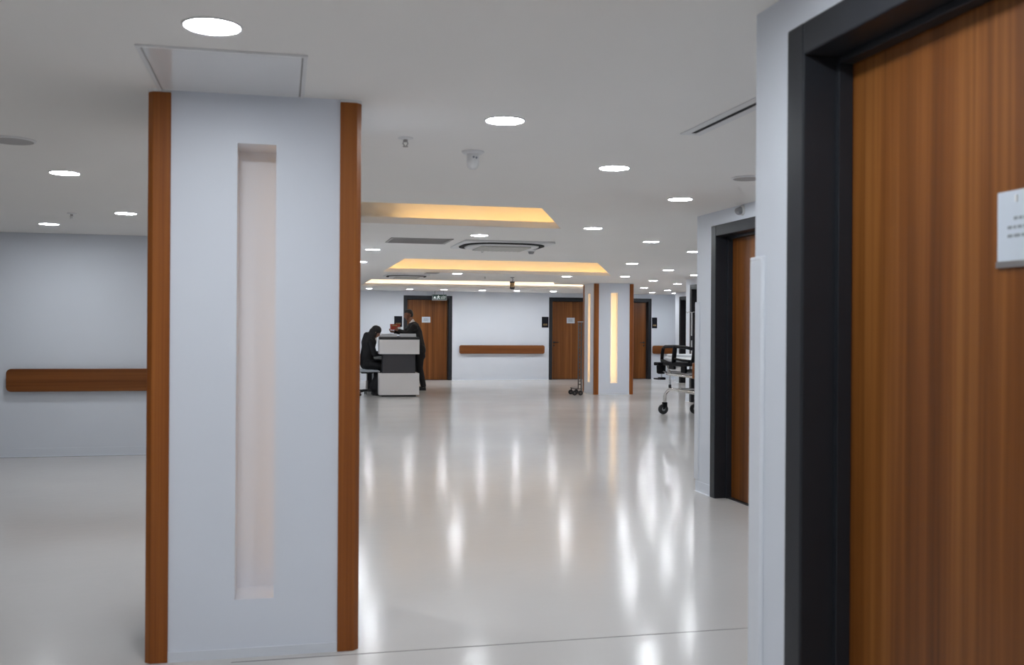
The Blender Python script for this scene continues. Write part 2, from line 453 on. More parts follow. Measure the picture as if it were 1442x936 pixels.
def small_notice(x0, y0, x1, y1, label):
    a = ony(x0, y1, Y_FAR+.13); b_ = ony(x1, y0, Y_FAR+.13)
    N_ = thing('door_notice', label, 'notice', (a.x, Y_FAR+.129, a.z), 0, 'small notices on the far doors')
    ww, hh = b_.x-a.x, b_.z-a.z
    MB().box(0, ww, -.004, -.001, 0, hh).build('sheet', 'paper', N_)
    m_ = MB()
    for k in range(4): m_.box(ww*.2, ww*(.8-.1*(k % 2)), -.0046, -.0042, hh*(.28+.14*k), hh*(.28+.14*k)+.008)
    m_.build('text_line', 'ink', N_)
small_notice(594, 446, 606, 454, 'small white notice on the far door under the exit sign')
small_notice(798, 447.3, 809.2, 455, 'small white notice on the door left of the distant column')

# black room plaques with a gold line
def plaque(x0, y0, x1, y1, label):
    a = ony(x0, y1, Y_FAR); b_ = ony(x1, y0, Y_FAR)
    P_ = thing('room_plaque', label, 'sign', (a.x, Y_FAR-.001, a.z), 0, 'black room plaques')
    ww, hh = b_.x-a.x-.004, b_.z-a.z
    MB().box(0, ww, -.012, 0, 0, hh).build('plate', 'plaque', P_, bevel=.003)
    m_ = MB()
    x_ = ww*.2
    while x_ < ww*.8:
        q = random.uniform(.015, .026); m_.box(x_, min(x_+q, ww*.82), -.0145, -.012, hh*.20, hh*.27); m_.box(x_, min(x_+q*.8, ww*.82), -.0145, -.012, hh*.30, hh*.35); x_ += q+.006
    m_.build('lettering', 'gold', P_)
plaque(555, 445, 566.5, 460, 'black room plaque behind the standing man, beside the far door')
plaque(763, 446, 772.5, 461, 'black room plaque between the long far handrail and the door')
plaque(918, 447, 925.5, 462, 'black room plaque right of the door behind the distant column')

# ------------------------------------------------------------------ handrails
def rail(name, label, x0, x1, y, z0, z1, d=0.075):
    R_ = thing(name, label, 'handrail', (x0, y, 0), 0, 'brown wooden wall handrails')
    L_ = x1-x0
    b_ = MB().box(0, L_, -d, -d+.028, z0, z1)
    o = b_.build('rail_board', 'wood_rail', R_)
    # round the ends of the board in its own plane
    r = 0.05; poly = []
    for cx, cz, a0 in ((L_-r, z0+r, -90), (L_-r, z1-r, 0), (r, z1-r, 90), (r, z0+r, 180)):
        for k in range(7):
            a = math.radians(a0+15*k); poly.append((cx+r*math.cos(a), cz+r*math.sin(a)))
    m_ = MB(); k = len(poly)
    vs = [(x, -d, z) for x, z in poly] + [(x, -d+.03, z) for x, z in poly]
    m_.add(vs, [tuple(range(k)), tuple(range(k, 2*k))[::-1]] + [(i, (i+1) % k, k+(i+1) % k, k+i) for i in range(k)])
    old = o.data; o.data = m_.mesh('rail_board'); o.data.materials.append(M['wood_rail'])
    bv = o.modifiers.new('bevel', 'BEVEL'); bv.width = .008; bv.segments = 2; bv.limit_method = 'ANGLE'
    x = .25
    while x < L_-.1:
        MB().box(x-.03, x+.03, -d+.03, 0, z0+.06, z1-.06).build('bracket', 'grey', R_); x += 0.9
    return R_
zz = lambda px, py, y: ony(px, py, y).z
rail('handrail', 'brown handrail on the left wall, its rounded end at the picture edge', ony(8, 535, Y_LEFT-.075).x, X_HALL-.05, Y_LEFT, zz(100, 551, Y_LEFT-.07), zz(100, 519, Y_LEFT-.07))
rail('handrail', 'long brown handrail in the middle of the far wall', ony(647, 490, Y_FAR-.07).x, ony(767, 490, Y_FAR-.07).x, Y_FAR, .715, .945)
rail('handrail', 'short brown handrail on the far wall behind the trolley', ony(919, 490, Y_FAR-.07).x, 13.0, Y_FAR, .715, .945)
# handrail behind corner two, only its end shows
R_ = thing('handrail', 'end of a brown handrail peeping past the second right corner', 'handrail', (XW[1], YC[1], 0), 0, 'brown wooden wall handrails')
MB().box(-.012, 1.6, .045, .075, .97, 1.11).build('rail_board', 'wood_rail', R_, bevel=.01)
MB().box(.2, .26, 0, .045, 1.0, 1.08).build('bracket', 'grey', R_); MB().box(1.2, 1.26, 0, .045, 1.0, 1.08).build('bracket', 'grey', R_)

# corner guards
def corner_guard(x, y, ztop, label):
    g = thing('corner_guard', label, 'corner guard', (x, y, 0), 0, 'vinyl corner guards')
    t, w2 = .012, .062
    prof = [(-t, t), (-t, -w2), (-t*.4, -w2-.006), (0, -w2-.006), (0, 0), (w2, 0), (w2, t*.5), (w2-.006, t)]
    MB().prism(prof, .105, ztop-.012).build('cover', 'guard', g, bevel=.004)
    MB().prism([(q[0]*.98, q[1]*.98) for q in prof], ztop-.012, ztop).build('end_cap', 'guard', g, bevel=.004)
corner_guard(XW[0], YC[0], onx(1068, 362, XW[0]).z, 'white vinyl corner guard on the nearest right-hand corner')
corner_guard(XW[1], YC[1], 1.64, 'slim white corner guard beside the second door')

# ------------------------------------------------------------------ columns
def column(label, cx, yf, sl, strip_mat, off):
    K = thing('square_column', label, 'column', (cx, yf, 0), 0, 'square columns with wood corners')
    hs = .44; pw = .092; z0, z1 = sl; sw = .080; dp = .22
    MB().box(-hs+dp+.02, hs-dp-.02, dp+.02, 2*hs-dp-.02, 0, H).build('core', 'panel', K)
    a = hs-pw
    for k in range(4):
        rot = Matrix.Translation((0, hs, 0)) @ Matrix.Rotation(k*math.pi/2, 4, 'Z') @ Matrix.Translation((0, -hs, 0))
        def tr(mb): mb.v = [tuple(rot @ Vector(q)) for q in mb.v]; return mb
        sx = off if k == 0 else 0.0
        m_ = MB()
        m_.box(-a, sx-sw, .012, .032, 0, H); m_.box(sx+sw, a, .012, .032, 0, H)
        m_.box(sx-sw, sx+sw, .012, .032, 0, z0); m_.box(sx-sw, sx+sw, .012, .032, z1, H)
        tr(m_).build('panel', 'panel', K)
        m_ = MB(); e = .04; eL = .04 if k == 3 else .0
        m_.box(sx-sw-eL, sx+sw+e, dp, dp+.015, z0, z1)                 # back
        m_.box(sx-sw-eL-.015, sx-sw-eL, .032, dp, z0, z1); m_.box(sx+sw+e, sx+sw+e+.015, .032, dp, z0, z1)
        m_.box(sx-sw-eL, sx+sw+e, .032, dp, z1, z1+.015); m_.box(sx-sw-eL, sx+sw+e, .032, dp, z0-.015, z0)
        tr(m_).build('light_niche', 'panel', K)
        tr(MB().box(sx+sw+.010, sx+sw+.030, .034, .046, z0+.02, z1-.02)).build('led_strip', strip_mat, K)
        # corner post, chamfered at the outer edge
        ch = .022
        prof = [(-hs, ch), (-hs+ch, 0), (-hs+pw, 0), (-hs+pw, .04), (-hs+.04, .04), (-hs+.04, pw), (-hs, pw)]
        tr(MB().prism(prof, 0, H-.012)).build('corner_post', 'wood_post', K, bevel=.003)
        tr(MB().prism([(q[0], q[1]) for q in prof], H-.012, H)).build('post_cap', 'white', K)
        tr(MB().box(-a, a, .004, .012, 0, .04)).build('base_strip', 'guard', K)
    return K
pfl, pfr = onz(201, 934, 0), onz(507.5, 917, 0)
yf = (pfl.y+pfr.y)/2
cxF = (pfl.x+pfr.x)/2
s0 = ony(360, 843, yf+.012); s1 = ony(360, 202.5, yf+.012)
column('big white column with brown wood corners in the left foreground', cxF, yf, (s0.z, s1.z), 'niche_dim', (ony(333, 500, yf+.012).x+ony(387, 500, yf+.012).x)/2-cxF)
pml, pmr = onz(836.5, 556, 0), onz(893, 554.8, 0)
ym = (pml.y+pmr.y)/2
column('distant white column with glowing slots and brown corners', (ony(836.5, 500, ym).x+ony(893, 500, ym).x)/2, ym, (s0.z, s1.z), 'niche', 0.0)

# ------------------------------------------------------------------ ceiling items
def downlight(x, y, label, group=None):
    L_ = thing('ceiling_downlight', label, 'ceiling light', (x, y, H), 0, group or 'round recessed downlights')
    if 'dl' not in PRO:
        PRO['dl_ring'] = MB().lathe([(.088, 0), (.098, 0), (.097, -.004), (.090, -.006), (.088, -.003), (.088, 0)], 28).mesh('trim_ring'); PRO['dl_ring'].materials.append(M['white'])
        PRO['dl_disc'] = MB().lathe([(.088, 0), (.088, -.0025)], 28).mesh('diffuser'); PRO['dl_disc'].materials.append(M['lamp'])
        PRO['dl'] = 1
    for nm in ('trim_ring', 'diffuser'):
        o = bpy.data.objects.new(nm, PRO['dl_ring' if nm == 'trim_ring' else 'dl_disc']); COL.objects.link(o); o.parent = L_
    return L_
PRO = {}
LIGHTS = [
 (299, 36, 'largest round downlight, just in front of the left foreground column'),
 (711, 169, 'large round downlight above the middle of the open floor, right of the front column'),
 (865, 236, 'round downlight left of the black slot diffuser'),
 (958, 280, 'round downlight left of the second door top'),
 (91, 243, 'round downlight at upper left, beside the grey ceiling speaker'),
 (177, 300, 'round downlight touching the left edge of the front column'),
 (69, 315, 'round downlight at far left next to the left sprinkler'),
 (675, 331, 'round downlight directly in front of the larger round-flow cassette'),
 (525, 351, 'round downlight beside the front column, left of the second tray'),
 (835, 321, 'round downlight right of the first yellow tray end'),
 (917, 340, 'round downlight midway between first tray and second door'),
 (978, 354, 'round downlight half hidden by the second right-hand wall'),
 (508, 368.3, 'small downlight partly hidden by the front column edge'),
 (644, 385, 'small downlight between the second and third trays'),
 (890, 371, 'small downlight right of the second tray end'),
 (941, 380, 'small downlight in the middle row above the trolley'),
 (798, 389, 'small downlight at the third tray notch by the distant column'),
 (880, 389, 'small downlight just above the distant column top'),
 (979, 387, 'small downlight cut by the edge of the second right wall'),
 (920, 395, 'small downlight right of the distant column top'),
 (954, 399.5, 'small downlight above the last two right-hand door frames'),
 (907, 405, 'tiny downlight beside the right post of the distant column'),
 (940, 408.5, 'tiny downlight above the far right handrail'),
 (918, 411.7, 'tiny downlight above the door right of the distant column'),
 (944, 413.2, 'tiny downlight nearest the far right corner'),
 (520, 406, 'tiny far downlight left of the far door, nearest the front column'),
 (571, 408.8, 'tiny far downlight over the left edge of the exit-sign door'),
 (625, 407.5, 'tiny far downlight above the exit sign'),
 (670, 410.2, 'tiny far downlight above the left half of the long handrail'),
 (728, 409.2, 'tiny far downlight below the hanging camera'),
 (766, 411.8, 'tiny far downlight above the plaque by the door'),
]
for px, py, lab in LIGHTS:
    q = onz(px, py, H); q.y = min(q.y, Y_FAR-1.25)
    downlight(q.x, q.y, lab)
HID = 'round recessed downlight in the ceiling outside the picture'
for x, y in ((-.9, -.1), (.05, 1.1), (.95, 2.1), (-2.9, -1.2), (-1.6, 1.9), (-.6, -2.6), (.8, -1.6), (-.4, 6.0), (.7, 12.3), (.9, 16.0), (.9, 19.4), (1.0, 22.6)):
    downlight(x, y, HID, 'downlights outside the picture')

def sprinkler(px, py, label):
    q = onz(px, py, H)
    s = thing('ceiling_sprinkler', label, 'sprinkler', (q.x, q.y, H), 0, 'ceiling sprinklers')
    MB().lathe([(.040, 0), (.040, -.004), (.018, -.010)], 20).build('escutcheon', 'white', s)
    MB().lathe([(.011, -.004), (.012, -.018), (.007, -.022)], 12).build('stem', 'steel', s)
    MB().tube([(.010, 0, -.020), (.013, 0, -.030), (.003, 0, -.044)], .0028, 6).tube([(-.010, 0, -.020), (-.013, 0, -.030), (-.003, 0, -.044)], .0028, 6).build('yoke', 'steel', s)
    MB().lathe([(.014, -.044), (.014, -.047)], 12).build('deflector', 'steel', s)
sprinkler(571, 194, 'small ceiling sprinkler near the front column, left of the white sensor')
sprinkler(101, 300, 'small ceiling sprinkler at far left between two downlights')
sprinkler(679, 350, 'small ceiling sprinkler in front of the round-flow cassette')
sprinkler(683, 389, 'tiny ceiling sprinkler just before the third tray')

# white motion sensor near the middle
q = onz(666, 213, H)
s = thing('ceiling_sensor', 'white cylindrical ceiling sensor with two dark dots', 'sensor', (q.x, q.y, H))
MB().lathe([(.062, 0), (.062, -.008), (.050, -.016)], 28).build('base_plate', 'white', s)
smooth_by_angle(MB().lathe([(.034, -.016), (.034, -.062), (.030, -.088), (.018, -.100), (.0, -.103)], 24).build('body', 'white', s))
MB().lathe([(.006, 0), (.006, -.003)], 10, (-.002, -.0335, -.037), 'y').build('lens', 'ink', s)
MB().lathe([(.006, 0), (.006, -.003)], 10, (.014, -.031, -.040), 'y').build('lens', 'ink', s)
# smoke detector by the cassette
q = onz(748, 351, H)
s = thing('smoke_detector', 'white smoke detector hanging right of the round-flow cassette', 'smoke detector', (q.x, q.y, H))
MB().lathe([(.055, 0), (.055, -.02), (.045, -.028)], 24).build('base', 'white', s)
MB().lathe([(.036, -.028), (.036, -.045), (.026, -.058), (.0, -.060)], 20).build('chamber', 'grey', s)
# small sensor above second door
q = onx(1046, 296, XW[1])
s = thing('wall_sensor', 'small white angled sensor high on the wall above the second door', 'sensor', (XW[1], q.y, q.z), 0)
MB().lathe([(.042, 0), (.040, -.012), (.028, -.02)], 20, (0, 0, 0), 'x').build('base', 'white', s)
smooth_by_angle(MB().tube([(-.015, 0, 0), (-.045, -.01, -.012), (-.06, -.03, -.026)], [.03, .03, .014], 14).build('eye', 'grey', s))
# round flush speakers
for px, py, r, lab in ((17, 196.5, .118, 'round grey flush ceiling speaker at the left picture edge'), (1052, 250, .10, 'round grey flush ceiling speaker beside the near right wall')):
    q = onz(px, py, H)
    s = thing('ceiling_speaker', lab, 'speaker', (q.x, q.y, H), 0, 'round ceiling speakers')
    MB().lathe([(r, 0), (r, -.006), (r-.012, -.010)], 36).build('rim', 'white', s)
    MB().lathe([(r-.012, -.006), (r-.012, -.0108), (.0, -.014)], 36).build('grille', 'grille', s)
# linear slot diffuser
a = onz(1063, 147, H); b_ = onz(974, 186.5, H)
s = thing('slot_diffuser', 'long black slot air diffuser in the ceiling near the right wall', 'air vent', ((a.x+b_.x)/2, b_.y, H))
MB().box(-.055, -.014, -1.5, 0, -.006, 0).build('frame', 'white', s, bevel=.002)
MB().box(.014, .055, -1.5, 0, -.006, 0).build('frame', 'white', s, bevel=.002)
MB().box(-.055, .055, 0, .04, -.006, 0).build('frame', 'white', s, bevel=.002)
MB().box(-.014, .014, -1.5, 0, -.003, 0).build('slot', 'slot', s)

# glossy access hatch in front of the column
a = onz(190, 63, H); b_ = onz(434, 76, H)
yh = (a.y+b_.y)/2
s = thing('ceiling_hatch', 'glossy white ceiling access panel against the front column', 'access panel', (a.x, yh, H))
ww, dd = b_.x-a.x, yf-.004-yh
fw_ = .016
for nm, (x0, x1, y0, y1) in (('f', (0, ww, 0, fw_)), ('f', (0, fw_, fw_, dd)), ('f', (ww-fw_, ww, fw_, dd))):
    MB().box(x0, x1, y0, y1, -.008, 0).build('frame', 'white', s, bevel=.002)
MB().box(fw_+.006, ww-fw_-.006, fw_+.006, dd, -.005, 0).build('door_panel', 'hatch', s)
MB().box(fw_, ww-fw_, fw_, dd, -.0015, 0).build('shadow_gap', 'grille', s)

# round-flow cassettes
def rounded(hw, r, n_=6):
    out = []
    for sx, sy, a0 in ((1, -1, -90), (1, 1, 0), (-1, 1, 90), (-1, -1, 180)):
        for k in range(n_+1):
            t = math.radians(a0+90*k/n_); out.append((sx*(hw-r)+r*math.cos(t), sy*(hw-r)+r*math.sin(t)))
    return out
def ringmesh(pa, pb, z0, z1):
    m_ = MB(); k = len(pa)
    for i in range(k):
        j = (i+1) % k
        m_.add([(*pa[i], z0), (*pa[j], z0), (*pb[j], z0), (*pb[i], z0)], [(0, 1, 2, 3)])
        m_.add([(*pa[i], z1), (*pa[j], z1), (*pb[j], z1), (*pb[i], z1)], [(0, 1, 2, 3)])
        m_.add([(*pa[i], z0), (*pa[j], z0), (*pa[j], z1), (*pa[i], z1)], [(0, 1, 2, 3)])
        m_.add([(*pb[i], z0), (*pb[j], z0), (*pb[j], z1), (*pb[i], z1)], [(0, 1, 2, 3)])
    return m_
def cassette(px, py, size, label):
    q = onz(px, py, H); k = size/1.0
    s = thing('air_cassette', label, 'air conditioner', (q.x, q.y, H), 0, 'round-flow ceiling cassettes')
    MB().prism(rounded(.50*k, .05), -.022, 0).build('panel', 'white', s, bevel=.006)
    ringmesh(rounded(.455*k, .34*k, 10), rounded(.405*k, .30*k, 10), -.034, -.022).build('air_slot', 'slot', s)
    MB().prism(rounded(.395*k, .29*k, 10), -.045, -.022).build('flap_ring', 'white', s, bevel=.008)
    MB().prism(rounded(.28*k, .03), -.060, -.045).build('intake_grille', 'intake', s, bevel=.004)
    for i in range(11):
        x = (-.25+.05*i)*k; MB().box(x-.006, x+.006, -.26*k, .26*k, -.064, -.060).build('louvre', 'intake', s)
    return s
cassette(706, 344, 1.05, 'larger round-flow air cassette between the first two trays')
cassette(572, 387.2, .80, 'smaller distant round-flow air cassette near the third tray')
def grille(x0, y0, x1, y1, label):
    a = onz(x0, y0, H); b_ = onz(x1, y1, H)
    ya, yb = min(a.y, b_.y), max(a.y, b_.y)
    s = thing('ceiling_grille', label, 'air vent', (a.x, ya, H), 0, 'flush return-air grilles')
    ww, dd = b_.x-a.x, yb-ya
    for (u0, u1, v0, v1) in ((0, ww, 0, .03), (0, ww, dd-.03, dd), (0, .03, .03, dd-.03), (ww-.03, ww, .03, dd-.03)):
        MB().box(u0, u1, v0, v1, -.008, 0).build('frame', 'grille', s)
    MB().box(.03, ww-.03, .03, dd-.03, -.002, 0).build('backing', 'grille', s)
    k = 0; v = .05
    while v < dd-.04:
        MB().box(.03, ww-.03, v, v+.012, -.008, -.002).build('slat', 'grille', s); v += .05
grille(551, 334, 626, 343, 'grey flush ceiling grille left of the larger cassette')
grille(601, 383.3, 615, 385, 'small dark ceiling grille right of the distant cassette')

# hanging ceiling camera
q = onz(721.5, 390, H)
s = thing('ceiling_camera', 'small amber and black camera hanging before the third tray', 'camera', (q.x, q.y, H))
MB().lathe([(.04, 0), (.04, -.012), (.016, -.02)], 18).build('mount', 'steel', s)
MB().tube([(0, 0, -.015), (.012, 0, -.05), (0, 0, -.085)], .010, 8).build('stem', 'steel', s)
MB().lathe([(.03, -.085), (.048, -.088), (.048, -.112)], 18).build('upper_housing', 'black', s)
smooth_by_angle(MB().lathe([(.044, -.112), (.044, -.195)], 18).build('lens_band', 'amber', s))
MB().lathe([(.048, -.195), (.048, -.215), (.03, -.235), (0, -.238)], 18).build('lower_housing', 'black', s)

# exit sign in front of the far door
y_s = Y_FAR-.35
a = ony(608.7, 422.6, y_s); b_ = ony(629, 414.6, y_s)
s = thing('exit_sign', 'dark green exit sign with white running figure below the ceiling', 'exit sign', (a.x, y_s, a.z))
ww, hh = b_.x-a.x, b_.z-a.z
MB().box(0, ww, 0, .05, 0, hh).build('housing', 'grey', s, bevel=.004)
MB().box(.012, ww-.012, -.003, 0, .022, hh-.008).build('face', 'sign_green', s)
g_ = MB()
def quad(pts, t=.0055):
    k = len(pts); g_.add([(x, -t, z) for x, z in pts]+[(x, -.003, z) for x, z in pts], [tuple(range(k)), tuple(range(k, 2*k))[::-1]]+[(i, (i+1) % k, k+(i+1) % k, k+i) for i in range(k)])
u, v = ww, hh
def sh(pts): quad([(x*u, z*v) for x, z in pts])
sh([(.07, .30), (.28, .30), (.28, .38), (.07, .38)])                                   # arrow bar
sh([(.10, .36), (.22, .36), (.24, .55), (.19, .68), (.13, .60)])                       # doorway shape
sh([(.40, .84), (.46, .84), (.46, .72), (.40, .72)])                                   # head
sh([(.37, .72), (.45, .72), (.46, .46), (.38, .44)])                                   # trunk
sh([(.45, .70), (.56, .62), (.55, .55), (.45, .60)])                                   # fore arm
sh([(.38, .68), (.31, .52), (.34, .49), (.39, .58)])                                   # rear arm
sh([(.40, .47), (.46, .47), (.55, .33), (.54, .26), (.50, .28)])                       # front leg
sh([(.38, .48), (.43, .46), (.38, .22), (.30, .22), (.31, .28), (.36, .29)])           # rear leg
g_.build('running_figure', 'sign_pale', s)
def text_mesh(txt, size, mat, parent, loc, name='lettering'):
    cu = bpy.data.curves.new('t', 'FONT'); cu.body = txt; cu.size = size; cu.extrude = .001
    to = bpy.data.objects.new('t', cu); COL.objects.link(to)
    bpy.context.view_layer.update()
    me_ = bpy.data.meshes.new_from_object(to.evaluated_get(bpy.context.evaluated_depsgraph_get()))
    bpy.data.objects.remove(to)
    me_.materials.clear(); me_.materials.append(M[mat])
    o = bpy.data.objects.new(name, me_); COL.objects.link(o); o.parent = parent
    o.rotation_euler = (math.pi/2, 0, 0); o.location = loc
    return o
text_mesh('EXIT', .062, 'sign_pale', s, (ww*.61, -.0045, hh*.27))
g_ = MB(); sh([(.63, .62), (.70, .62), (.70, .68), (.63, .68)]); sh([(.72, .60), (.78, .64), (.78, .82), (.75, .82), (.74, .68)]); sh([(.80, .62), (.91, .62), (.91, .80), (.88, .80), (.87, .68), (.80, .68)])
g_.build('script_line', 'sign_mint', s)
for x in (ww*.2, ww*.8): MB().tube([(x, .025, hh), (x, .025, H-a.z)], .006, 8).build('hanger', 'grey', s)

# ------------------------------------------------------------------ reception counter
fl = onz(533.7, 558.5, 0); fr = onz(589.8, 558.5, 0)
X0, X1 = ony(533.8, 520, fl.y).x, ony(590, 520, fl.y).x
YD = fl.y-.05
zt = lambda py: ony(560, py, YD).z
D = thing('reception_counter', 'white and charcoal reception counter in the lobby', 'reception desk', (X0, YD, 0))
WD, LD = X1-X0, 2.7
z_low, z_mid, z_up, z_top = zt(556), zt(525.5), zt(498.5), zt(478)
ins = .075
MB().box(.06, WD-.06, .05, .30, 0, z_low).build('plinth', 'black', D)
MB().box(0, WD, 0, .30, z_low, z_mid).build('end_lower_panel', 'desk_white', D, bevel=.004)
MB().box(ins, WD-ins, .05, .30, z_mid, z_up).build('end_recess', 'midgrey', D)
MB().box(0, WD, -.01, .30, z_up, z_top).build('end_upper_panel', 'desk_white', D, bevel=.004)
MB().box(.01, WD-.0, .0, .30, z_top, z_top+.05).build('end_counter_top', 'black', D, bevel=.004)
c0 = WD-.42
MB().box(c0+.04, WD-.06, .30, LD-.04, 0, z_low).build('plinth', 'black', D)
MB().box(c0, WD, .30, LD, z_low, z_mid).build('front_lower_panel', 'desk_white', D, bevel=.004)
MB().box(c0+.02, WD-ins, .30, LD-.03, z_mid, z_up).build('front_recess', 'midgrey', D)
MB().box(c0, WD, .30, LD, z_up, z_top).build('front_upper_panel', 'desk_white', D, bevel=.004)
MB().box(c0-.03, WD, .30, LD, z_top, z_top+.05).build('counter_top', 'black', D, bevel=.004)
MB().box(-.05, c0, .30, LD, .72, .75).build('worktop', 'rail_black', D, bevel=.003)
MB().box(-.03, c0, LD-.04, LD, .0, .72).build('leg_panel', 'black', D)
MB().box(c0-.03, c0, .30, LD-.04, .02, z_top).build('staff_side_panel', 'black', D)
MB().box(.0, c0-.05, 1.25, 1.70, .04, .71).build('drawer_pedestal', 'black', D, bevel=.006)
ztt = z_top+.05
def papers(x0, x1, label, lean):
    P_ = thing('document_tray', label, 'document tray', (X0+x0, YD+.03, ztt), 0, 'document trays on the counter')
    ww = x1-x0
    MB().add([(0, 0, 0), (ww, 0, 0), (ww, .23, 0), (0, .23, 0), (0, 0, .012), (ww, 0, .012), (ww, .23, .012), (0, .23, .012)],
             [(0,3,2,1),(4,5,6,7),(0,1,5,4),(1,2,6,5),(2,3,7,6),(3,0,4,7)]).build('tray_base', 'grey', P_)
    for k in range(5):
        z = .013+.0115*k; dx = lean*k
        MB().box(.008+dx, ww-.008-random.uniform(0, .006), .01+.004*k, .22, z, z+.0105).build('paper_pad', 'seat_grey' if k % 2 else 'desk_white', P_, bevel=.001)
papers(.02, .37, 'left slanted grey document stack on the reception counter', .010)
papers(.42, .76, 'right grey document stack on the reception counter', .002)

# ------------------------------------------------------------------ people (one fused surface each)
def fuse(mb, name, mat, parent, voxel=.010, smooth=4):
    me_ = mb.mesh(name)
    o = bpy.data.objects.new(name, me_); COL.objects.link(o)
    r = o.modifiers.new('r', 'REMESH'); r.mode = 'VOXEL'; r.voxel_size = voxel
    k = o.modifiers.new('s', 'SMOOTH'); k.factor = .5; k.iterations = smooth
    bpy.context.view_layer.update()
    nm = bpy.data.meshes.new_from_object(o.evaluated_get(bpy.context.evaluated_depsgraph_get()))
    o.modifiers.clear(); o.data = nm; nm.name = name
    nm.materials.clear(); nm.materials.append(M[mat])
    for q in nm.polygons: q.use_smooth = True
    o.parent = parent
    return o
def head(mb, C, fwd, up, k=1.0):
    """skull, jaw, nose, brow, ears; C = head centre, fwd/up unit vectors"""
    fwd = Vector(fwd).normalized(); up = Vector(up); up = (up-fwd*up.dot(fwd)).normalized(); sd = up.cross(fwd)
    P = lambda f, s_, u_: tuple(Vector(C)+(fwd*f+sd*s_+up*u_)*k)
    mb.ball(P(-.012, 0, .035), .083*k, 14, 10); mb.ball(P(.022, 0, .028), .074*k, 14, 10)
    mb.limb([P(.030, 0, -.01), P(.040, 0, -.075)], [.064*k, .044*k]); mb.limb([P(.0, .0, -.02), P(.055, 0, -.088)], [.06*k, .026*k])
    mb.limb([P(.088, 0, .022), P(.108, 0, -.020)], [.011*k, .015*k]); mb.ball(P(.090, .0, -.028), .016*k)
    mb.limb([P(.084, -.03, .036), P(.089, 0, .038), P(.084, .03, .036)], [.012*k]*3)
    mb.limb([P(.088, -.016, -.053), P(.094, 0, -.053), P(.088, .016, -.053)], [.008*k, .010*k, .008*k])
    for e in (-1, 1): mb.limb([P(-.005, e*.078, .022), P(-.008, e*.079, -.018)], [.016*k, .010*k])
    return P
def hand(mb, wrist, dirv, palm_n, curl=.5, k=1.0):
    d = Vector(dirv).normalized(); nrm = Vector(palm_n); nrm = (nrm-d*nrm.dot(d)).normalized(); sd = d.cross(nrm)
    wv = Vector(wrist)
    mb.limb([wv, wv+d*.045*k, wv+d*.085*k], [.024*k, .030*k, .028*k]); mb.limb([wv+d*.08*k-sd*.024*k, wv+d*.08*k+sd*.024*k], [.017*k]*2)
    for i, (s_, ln) in enumerate(((-.030, .072), (-.010, .082), (.010, .077), (.029, .060))):
        q = wv+d*.09*k+sd*s_*k; pts = [q]; a = .15
        for j, fr_ in enumerate((.45, .32, .26)):
            a += curl*.8; q = q+(d*math.cos(a)+nrm*math.sin(a))*ln*fr_*k; pts.append(q)
        mb.limb(pts, [.0095*k, .0092*k, .0085*k, .0075*k])
    q = wv+d*.03*k-sd*.026*k
    mb.limb([q, q+(d*.6-sd*.6+nrm*.35).normalized()*.038*k, q+(d*.75-sd*.4+nrm*.6).normalized()*.068*k], [.013*k, .011*k, .0085*k])

# standing man, facing the counter (local +x is forward, +y his left)
rear = onz(592, 549, 0)
MP = thing('person', 'standing person in a black suit leaning on the reception counter', 'person', (rear.x+.0, max(rear.y, YD+1.7), 0), math.pi)
b0 = MB()
hipL, hipR = (.02, .10, .92), (.02, -.10, .92)
kneeL, kneeR = (.035, .11, .50), (.14, -.11, .50)
ankL, ankR = (-.05, .11, .09), (.12, -.12, .09)
b0.limb([(.03, 0, .95), (.07, 0, 1.10), (.13, 0, 1.28), (.17, 0, 1.40)], [.13, .12, .145, .13])
b0.limb([(.03, .07, .95), (.03, -.07, .95)], [.105, .105]); b0.limb([(.17, .15, 1.42), (.17, -.15, 1.42)], [.075, .075])
b0.limb([(.18, 0, 1.46), (.215, 0, 1.545), (.235, 0, 1.60)], [.065, .056, .056])
b0.limb([hipL, kneeL, ankL], [.088, .058, .042]); b0.limb([hipR, kneeR, ankR], [.088, .058, .042])
b0.limb([ankL, (-.06, .11, .04), (.09, .125, .03)], [.04, .038, .028]); b0.limb([ankR, (.11, -.12, .04), (.27, -.13, .03)], [.04, .038, .028])
shL, elL, wrL = (.18, .195, 1.43), (.33, .25, 1.275), (.50, .10, 1.34)
shR, elR, wrR = (.18, -.195, 1.43), (.36, -.24, 1.285), (.58, -.10, 1.31)
b0.limb([shL, elL, wrL], [.056, .043, .028]); b0.limb([shR, elR, wrR], [.056, .043, .028])
hand(b0, wrL, (.8, -.35, .25), (-.1, -.6, .8), .55); hand(b0, wrR, (.9, .25, .1), (0, .2, 1), .5)
HC = (.275, 0, 1.685); HF, HU = (.98, .05, -.16), (.16, 0, 1)
PH = head(b0, HC, HF, HU, 1.0)
body = fuse(b0, 'body', 'skin', MP, .0085, 3)
c_ = MB(); e = .016
c_.limb([(.03, 0, .93), (.07, 0, 1.10), (.13, 0, 1.28), (.17, 0, 1.40)], [.145+e*.3, .13+e, .155+e, .135+e])
c_.limb([(.03, .08, .90), (.03, -.08, .90)], [.125+e]*2); c_.limb([(.02, .06, .78), (.02, -.06, .78)], [.125, .125]); c_.limb([(.17, .155, 1.42), (.17, -.155, 1.42)], [.08+e*.5]*2)
c_.limb([shL, elL, tuple(Vector(wrL)*.94+Vector(elL)*.06)], [.066, .055, .044]); c_.limb([shR, elR, tuple(Vector(wrR)*.94+Vector(elR)*.06)], [.066, .055, .044])
fuse(c_, 'jacket', 'suit', MP, .010, 3)
